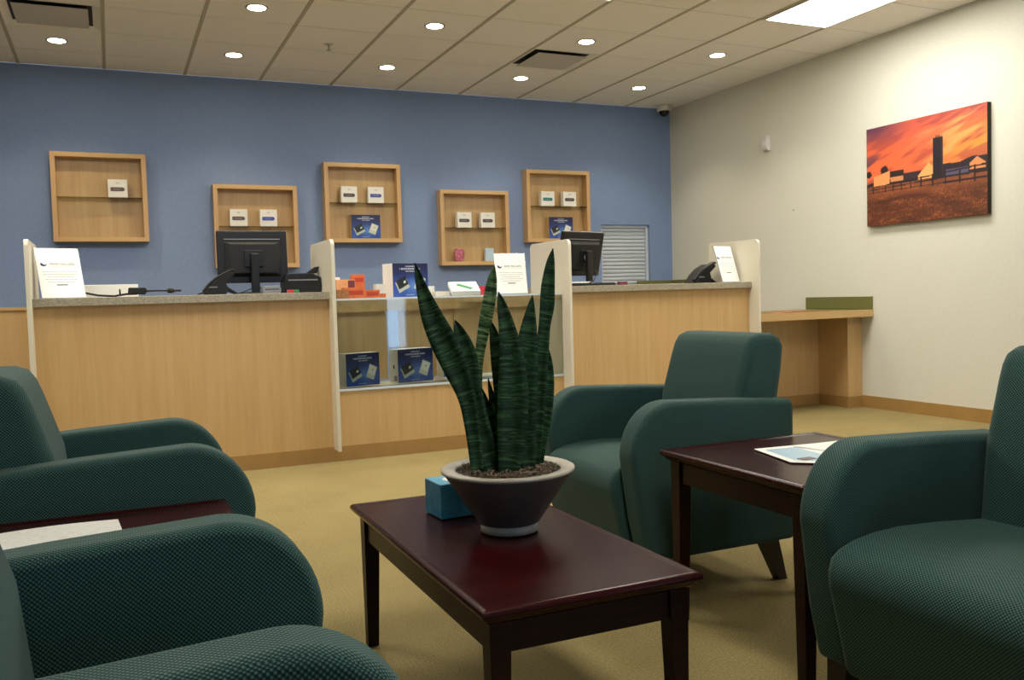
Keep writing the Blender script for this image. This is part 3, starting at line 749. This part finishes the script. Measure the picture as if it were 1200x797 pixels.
# ------------------------------------------------------------------ canvas picture
def sunset(u, v):
    n = noise.noise(Vector((u*1.8, v*6-u*2.6, 1.3))); n2 = noise.noise(Vector((u*3.5, v*15-u*6, 4.7))); n3 = noise.noise(Vector((u*9, v*34-u*14, 8.1)))
    hz = .385 - .02*u
    t_ = (v-hz)/(1-hz)
    c = mixc(hx('#e0683c'), hx('#d2593f'), ss(.3, .95, t_))
    c = mixc(c, hx('#ee9a3a'), ss(.45, 1.0, u)*max(0, 1-abs(t_-.40)*1.9))
    c = mixc(c, hx('#f0aa62'), .75*ss(.05, .40, n2)*ss(.2, .9, u))
    c = mixc(c, hx('#9c4038'), .6*ss(.05, .45, -n2 + .3*n3))
    c = mixc(c, hx('#54304f'), .9*ss(.62, 1.0, t_)*ss(.55, .0, u) + .85*ss(.10, .30, n+.10)*ss(.55, .05, u)*max(0, 1-abs(t_-.38)*3))
    c = mixc(c, hx('#7b3c44'), .55*ss(.0, .3, n3+.6*n)*ss(.3, .9, u)*ss(.4, .8, t_))
    if v < hz + .14*u + .04 + .01*math.sin(u*30): c = hx('#231a22')                       # hills
    for cu, cv, r_ in ((.165, .55, .045), (.02, .53, .035), (.30, .5, .03)):
        if (u-cu)**2*1.6+(v-cv)**2 < r_*r_*(1+.5*noise.noise(Vector((u*60, v*60, 0)))): c = hx('#2a1a1c')
    if .33 < u < .46 and .42 < v < .49: c = hx('#33262c')
    if .69 < u < .86 and .40 < v < .455: c = hx('#57506a')
    if .065 < u < .21 and .40 < v < .50+.25*(u-.065): c = hx('#e59a5e')
    if .22 < u < .335 and .42 < v < .47: c = hx('#d08a5a')
    if .215 < u < .34 and .47 <= v < .53: c = hx('#2a1d1d')
    if .46 < u < .62 and .40 < v < .455+.10*(1-abs(u-.55)/.08): c = hx('#eba663')
    if .87 < u < .99 and .42 < v < .475+.06*(1-abs(u-.925)/.06): c = hx('#dd8c55')
    if .583 < u < .668 and .40 < v < .775: c = mixc(hx('#17131a'), hx('#3d2a33'), ss(.64, .67, u))
    if .60 < u < .655 and .775 <= v < .80 and (u*200) % 3 > 1: c = hx('#2a1d1d')
    if v < hz+.02:
        g = noise.noise(Vector((u*7, v*16, 2))) + .7*noise.noise(Vector((u*19, v*45, 5))) + .8*(noise.cell(Vector((u*150, v*110, 1)))-.5)
        gc = mixc(hx('#5a2c18'), hx('#99572f'), ss(-.7, .9, g)); gc = mixc(gc, hx('#a05c34'), ss(.22, .34, v)*.55)
        gc = mixc(gc, hx('#3a1d12'), .5*ss(.0, .6, noise.noise(Vector((u*4, v*18, 9)))))
        c = gc
    fy = .36 + .03*u
    for k in range(14):
        cu = .06 + .05*k + .0035*k*k
        if abs(u-cu) < .0035+.004*u and abs(v-fy) < .035+.05*u*u: c = hx('#1c1114')
    for dv in (-.02-.03*u, .008, .03+.035*u):
        if abs(v-fy-dv) < .004+.004*u: c = hx('#24161a')
    return c
t = thing('canvas_picture', (XW, 5.322, 1.445), 'canvas print of a farm with silo at orange sunset, on the cream wall', 'picture')
CW, CHh = 1.065, .76
obj('stretcher', B((-.038, -CW, 0), (0, 0, CHh)), M['canvas_side'], t)
XF = Matrix(((0, 1, 0, -.0385), (-1, 0, 0, 0), (0, 0, 1, 0), (0, 0, 0, 1)))
painted('printed_canvas', CW-.001, CHh, 220, 150, sunset, t, XF)

# ------------------------------------------------------------------ armchairs
def make_chair():
    t = thing('armchair', (0, 0, 0), 'x', 'chair', 'teal upholstered armchairs')
    F = .33
    armp = [(-.06, .14), (-.03, .27)] + arc(-.160, .465, .155, .170, 0, 90, 14) + [(-.40, .624), (-.60, .610)] + arc(-.61, .585, .025, .026, 100, 180, 4) + [(-.635, .14)]
    armp = [(x+F, z) for x, z in armp]
    for s in (-1, 1):
        y0, y1 = (.235, .33) if s > 0 else (-.33, -.235)
        obj('arm', prism(armp, y0, y1), M['fabric'], t, bevel=.020, seg=4)
    seatp = [(-.04, .135), (-.012, .25), (.012, .34), (.014, .375), (.004, .405), (-.02, .422), (-.06, .434), (-.12, .442), (-.2, .444), (-.32, .437), (-.50, .420), (-.50, .135)]
    obj('seat', prism([(x+F, z) for x, z in seatp], -.233, .233), M['fabric'], t, bevel=.022, seg=4)
    backp = [(-.46, .30), (-.455, .42), (-.475, .60), (-.520, .745), (-.535, .785), (-.553, .811), (-.585, .824), (-.645, .824), (-.675, .808), (-.688, .78), (-.680, .70), (-.632, .45), (-.61, .14), (-.50, .14)]
    obj('backrest', prism([(x+F, z) for x, z in backp], -.232, .232), M['fabric'], t, bevel=.034, seg=5)
    for sx, tx in ((-.10+F, -.08+F), (-.55+F, -.60+F)):
        for s in (-1, 1):
            obj('leg', frustum(NB(), (tx, s*.285, 0), .017, (sx, s*.28, .142), .028), M['dark_leg'], t)
    return t
ch = make_chair()
spots = [((-.020, 2.59), .5, 'teal armchair at the far left, beyond the left end table'),
         ((-.028, 1.20), 0, 'nearest teal armchair at the lower left, its arms cut by the bottom edge'),
         ((1.748, 2.635), 180, 'teal armchair in the centre right, behind the plant and right end table'),
         ((1.71, 1.225), 183, 'teal armchair at the right edge of the photo, beside the brochures')]
for i, ((x, y), a, lb) in enumerate(spots):
    o = ch if i == 0 else copy_tree(ch)
    o.location = (x, y, 0); o.rotation_euler.z = math.radians(a); o['label'] = lb
    for c in o.children:
        if c.name.startswith('backrest'): c.location.x = (.03, .036, 0, -.022)[i]

# ------------------------------------------------------------------ tables
def table(name, x0, y0, x1, y1, h_, label, leg=.0225):
    cx, cy_ = (x0+x1)/2, (y0+y1)/2; a, b = (x1-x0)/2, (y1-y0)/2
    t = thing(name, (cx, cy_, 0), label, 'table')
    rings = [(0, .030), (0, .020), (-.004, .014), (-.010, .012), (-.012, .006), (-.020, 0)]  # moulded edge under the top
    bm = NB(); prev = None
    for off, z in [(-.022, .030), (-.018, .0325), (-.006, .0325), (0, .027)] + rings[1:]:
        r = [bm.verts.new((sx*(a+off), sy_*(b+off), h_-.0325+z)) for sx, sy_ in ((-1,-1),(1,-1),(1,1),(-1,1))]
        if prev is None: bm.faces.new(r)
        else:
            for k in range(4): bm.faces.new([prev[k], prev[(k+1)%4], r[(k+1)%4], r[k]])
        prev = r
    bm.faces.new(prev[::-1])
    obj('table_top', bm, M['mahogany'], t, bevel=.0015)
    i_ = .030; za = h_-.0325
    for s in (-1, 1):
        obj('apron', B((-a+i_+.02, s*(b-i_)-(.018 if s > 0 else 0), za-.062), (a-i_-.02, s*(b-i_)+(.018 if s < 0 else 0), za)), M['apron'], t)
        obj('apron', B((s*(a-i_)-(.018 if s > 0 else 0), -b+i_+.02, za-.062), (s*(a-i_)+(.018 if s < 0 else 0), b-i_-.02, za)), M['apron'], t)
        for q in (-1, 1):
            lx, ly = s*(a-.022-leg), q*(b-.022-leg)
            obj('leg', frustum(NB(), (lx+s*.004, ly+q*.004, 0), leg*.68, (lx, ly, za), leg), M['apron'], t, bevel=.002)
    return t
table('coffee_table', .592, 1.487, 1.080, 2.480, .40, 'low dark mahogany coffee table carrying the snake plant')
table('end_table', 1.466, 1.622, 2.06, 2.225, .51, 'dark mahogany end table at right with white brochures on it')
table('end_table', -.36, 1.625, .232, 2.228, .51, 'dark mahogany end table at left between the two left armchairs')

t = thing('tissue_box', (.815, 2.232, .4003), 'blue tissue box on the coffee table behind the bowl', 'tissue box', None, math.radians(3))
obj('carton', B((-.06, -.055, 0), (.06, .055, .090)), M['tissue'], t, bevel=.0015)
obj('top_print', B((-.058, -.053, .0901), (.058, .053, .0907)), M['tissue_top'], t)
bm = NB(); random.seed(5)
lathe(bm, [(.03, .0908), (.03, .0914)], 20); obj('opening', bm, M['bright_paper'], t)

def brochure(loc, rz, label, pts, mt, blue=None):
    t = thing('brochure', loc, label, 'papers', 'loose papers on the end tables', rz)
    bm = NB()
    a = [bm.verts.new((x, y, z)) for x, y, z in pts]; b = [bm.verts.new((x, y, z+.0015)) for x, y, z in pts]
    n = len(a); bm.faces.new(a[::-1]); bm.faces.new(b)
    for k in range(n): bm.faces.new([a[k], a[(k+1)%n], b[(k+1)%n], b[k]])
    obj('sheet', bm, mt, t)
    if blue:
        bm = NB(); a = [bm.verts.new((x, y, .0022)) for x, y in blue]; bm.faces.new(a)
        obj('blue_print', bm, M['brochure_blue'], t)
    return t
brochure((1.80, 1.93, .511), 0, 'glossy white brochure with pale blue print on the right end table',
         [(-.115, .135, 0), (-.165, -.075, 0), (-.10, -.135, 0), (.16, .03, .0), (.19, .105, 0)], M['bright_paper'],
         [(-.10, .105), (-.14, -.06), (-.10, -.10), (-.02, -.04), (.0, .09)])
o = thing('dark_card', (1.70, 1.865, .5136), 'small dark card lying on the white brochure', 'card'); obj('card', B((-.022, -.014, 0), (.022, .014, .0012)), M['device_brown'], o)
brochure((1.86, 1.96, .5136), 0, 'second white sheet overlapping the brochure on the right end table',
         [(-.06, .075, 0), (-.03, -.06, 0), (.11, -.02, 0), (.13, .07, 0)], M['bright_paper'])
# newspaper folded on the left end table
t = thing('newspaper', (-.115, 1.955, .5103), 'folded newspaper with fanned pages on the left end table', 'newspaper', None, math.radians(4))
random.seed(11)
for k in range(5):
    bm = NB(); n = 12; top = []; 
    for i in range(n+1):
        u = i/n; x = -.17 + .27*u + .004*k; z = .002 + .0025*k + .003*math.sin(u*PI)*(k/3)
        top.append((x, z))
    prof = top + [(x, z-.0022) for x, z in reversed(top)]
    obj('page', prism(prof, -.13+.006*k, .13-.004*k), M['news'], t)
obj('ink_block', B((-.16, -.02, .0150), (-.12, .01, .0162)), M['navy'], t)

# ------------------------------------------------------------------ planted bowl
PXc, PYc, PZ = .872, 1.995, .4003
t = thing('plant_bowl', (PXc, PYc, PZ), 'grey conical stoneware bowl on the coffee table', 'plant pot')
obj('bowl', lathe(NB(), [(.066, .020), (.076, .024), (.158, .146), (.160, .150), (.128, .146), (.120, .125), (0, .10)], 56), M['pot'], t, True)
obj('rim', lathe(NB(), [(.158, .1465), (.1645, .150), (.1645, .1555), (.160, .158), (.132, .1545), (.128, .1475), (.140, .1472)], 56), M['pot_rim'], t, True)
obj('foot_ring', lathe(NB(), [(.066, 0), (.071, .002), (.071, .024), (.066, .024)], 48), M['pot_rim'], t, True)
bm = NB(); n = 26
vs = {}
rr = .127
c0 = bm.verts.new((0, 0, .150)); rings = []
for i in range(1, 9):
    ring = []
    for k in range(n):
        a = 2*PI*k/n; r = rr*i/8; z = .138 + .016*(1-(i/8)**2) + (.006*noise.noise(Vector((r*40*math.cos(a), r*40*math.sin(a), 0))) if i < 8 else 0)
        ring.append(bm.verts.new((r*math.cos(a), r*math.sin(a), z)))
    rings.append(ring)
for k in range(n): bm.faces.new([c0, rings[0][k], rings[0][(k+1)%n]])
for a, b in zip(rings, rings[1:]):
    for k in range(n): bm.faces.new([a[k], b[k], b[(k+1)%n], a[(k+1)%n]])
obj('soil', bm, M['soil'], t, True)
bm = NB(); random.seed(2)
for k in range(1500):
    r = .122*math.sqrt(random.random()); a = random.random()*2*PI; x, y = r*math.cos(a), r*math.sin(a); z = .150+random.uniform(-.006, .008)
    d = random.random()*2*PI; l_ = random.uniform(.006, .018); ez = random.uniform(-.004, .006)
    if math.hypot(x+l_*math.cos(d), y+l_*math.sin(d)) > .124: continue
    tube(bm, [(x, y, z), (x+l_*.5*math.cos(d), y+l_*.5*math.sin(d), z+ez), (x+l_*math.cos(d), y+l_*math.sin(d), z)], random.uniform(.0006, .0014), 3)
o = obj('bark_fibres', bm, M['fibre'], t); o['kind'] = 'stuff'

pl = thing('snake_plant', (PXc, PYc, PZ+.14), 'tall snake plant with banded sword leaves growing from the grey bowl', 'plant')
base = Vector(pl.location)
D0 = (base-Vector((0, 0, CAM_H))).dot(FWD)
def leaf(pts, dd, curl=.25, pale=False, label=None):
    """pts: (px, py, width px) tip first; dd: depth offset at tip and at root"""
    n = len(pts); bm = NB(); uv = bm.loops.layers.uv.new('UVMap'); rows = []; acc = 0; prevc = None
    # Catmull resample
    P = []
    for i in range(n-1):
        p0, p1, p2, p3 = pts[max(i-1, 0)], pts[i], pts[i+1], pts[min(i+2, n-1)]
        for s in range(5):
            u = s/5
            P.append(tuple(.5*((2*b)+(-a+c)*u+(2*a-5*b+4*c-d)*u*u+(-a+3*b-3*c+d)*u**3) for a, b, c, d in zip(p0, p1, p2, p3)))
    P.append(pts[-1]); m_ = len(P)
    for i, (x, y, w_) in enumerate(P):
        f = i/(m_-1); dep = D0 + dd[0]*(1-f) + dd[1]*f
        c = at(x, y, dep)
        if prevc is not None: acc += (c-prevc).length
        prevc = c
        x2, y2, _ = P[min(i+1, m_-1)]; x1, y1, _ = P[max(i-1, 0)]
        tx, ty = x2-x1, y2-y1; l_ = math.hypot(tx, ty) or 1
        nx, ny = ty/l_, -tx/l_
        side = (RT*nx - UP*ny); hw_ = max(w_, .5)/2*dep/FPX
        row = []
        for k in (-1, -.5, 0, .5, 1):
            off = FWD*(-hw_*curl*(k*k)*1.4) + FWD*(.004 if abs(k) < .6 else 0)
            row.append((c + side*hw_*k + off, (k*.5+.5)*hw_*2, acc))
        rows.append(row)
    th = .0035
    front = [[(bm.verts.new(p-base-FWD*(th/2 if abs(ki-2) < 2 else .0006)), u, v) for ki, (p, u, v) in enumerate(r)] for r in rows]
    back = [[(bm.verts.new(p-base+FWD*(th/2 if abs(ki-2) < 2 else .0006)), u, v) for ki, (p, u, v) in enumerate(r)] for r in rows]
    def quad(a, b, c, d):
        f = bm.faces.new([a[0], b[0], c[0], d[0]])
        for l, q in zip(f.loops, (a, b, c, d)): l[uv].uv = (q[1], q[2])
    for r0, r1 in zip(front, front[1:]):
        for k in range(4): quad(r0[k], r0[k+1], r1[k+1], r1[k])
    for r0, r1 in zip(back, back[1:]):
        for k in range(4): quad(r0[k], r1[k], r1[k+1], r0[k+1])
    for i in range(m_-1):
        quad(front[i][0], front[i+1][0], back[i+1][0], back[i][0]); quad(front[i][4], back[i][4], back[i+1][4], front[i+1][4])
    quad(front[0][0], back[0][0], back[0][4], front[0][4]); quad(front[-1][0], front[-1][4], back[-1][4], back[-1][0])
    o = obj('leaf', bm, M['leaf_pale' if pale else 'leaf'], pl, True)
    if label: o['label'] = label
leaf([(486, 308, 1), (490, 322, 8), (496, 342, 15), (506, 370, 25), (519, 398, 31), (533, 428, 30), (547, 465, 21), (554, 505, 17), (560, 556, 15)], (-.05, -.04))
leaf([(533, 375, 1), (538, 388, 13), (546, 412, 23), (550, 445, 27), (557, 480, 25), (568, 518, 23), (579, 558, 18)], (-.02, -.03))
leaf([(579, 312, 2), (577, 328, 11), (574, 350, 15), (569, 378, 15), (564, 405, 12), (560, 440, 11), (562, 500, 11), (568, 556, 9)], (.04, .03), .9, True, 'curled leaf with pale bands')
leaf([(584, 342, 1), (588, 357, 11), (595, 388, 21), (600, 425, 30), (601, 465, 36), (600, 505, 34), (598, 535, 28), (595, 560, 22)], (-.03, -.05))
leaf([(575, 376, 1), (579, 392, 11), (584, 420, 18), (588, 450, 20), (591, 500, 18), (592, 556, 12)], (.02, .0))
leaf([(624, 346, 1), (622, 362, 10), (619, 390, 21), (616, 425, 29), (614, 465, 31), (615, 505, 25), (618, 535, 19), (620, 560, 15)], (.0, -.02))
leaf([(648, 291, 1), (645, 308, 10), (642, 335, 16), (641, 358, 17), (638, 382, 14), (635, 412, 16), (632, 450, 17), (631, 490, 13), (628, 530, 12), (625, 560, 10)], (.03, .02), .4)
leaf([(641, 404, 1), (643, 425, 9), (643, 455, 13), (639, 490, 14), (633, 525, 13), (629, 560, 10)], (.05, .04))
leaf([(561, 449, 1), (567, 466, 8), (576, 492, 13), (586, 525, 16), (592, 558, 13)], (.06, .03))
leaf([(572, 443, 1), (575, 458, 6), (580, 480, 11), (586, 510, 13), (592, 556, 11)], (.07, .04))
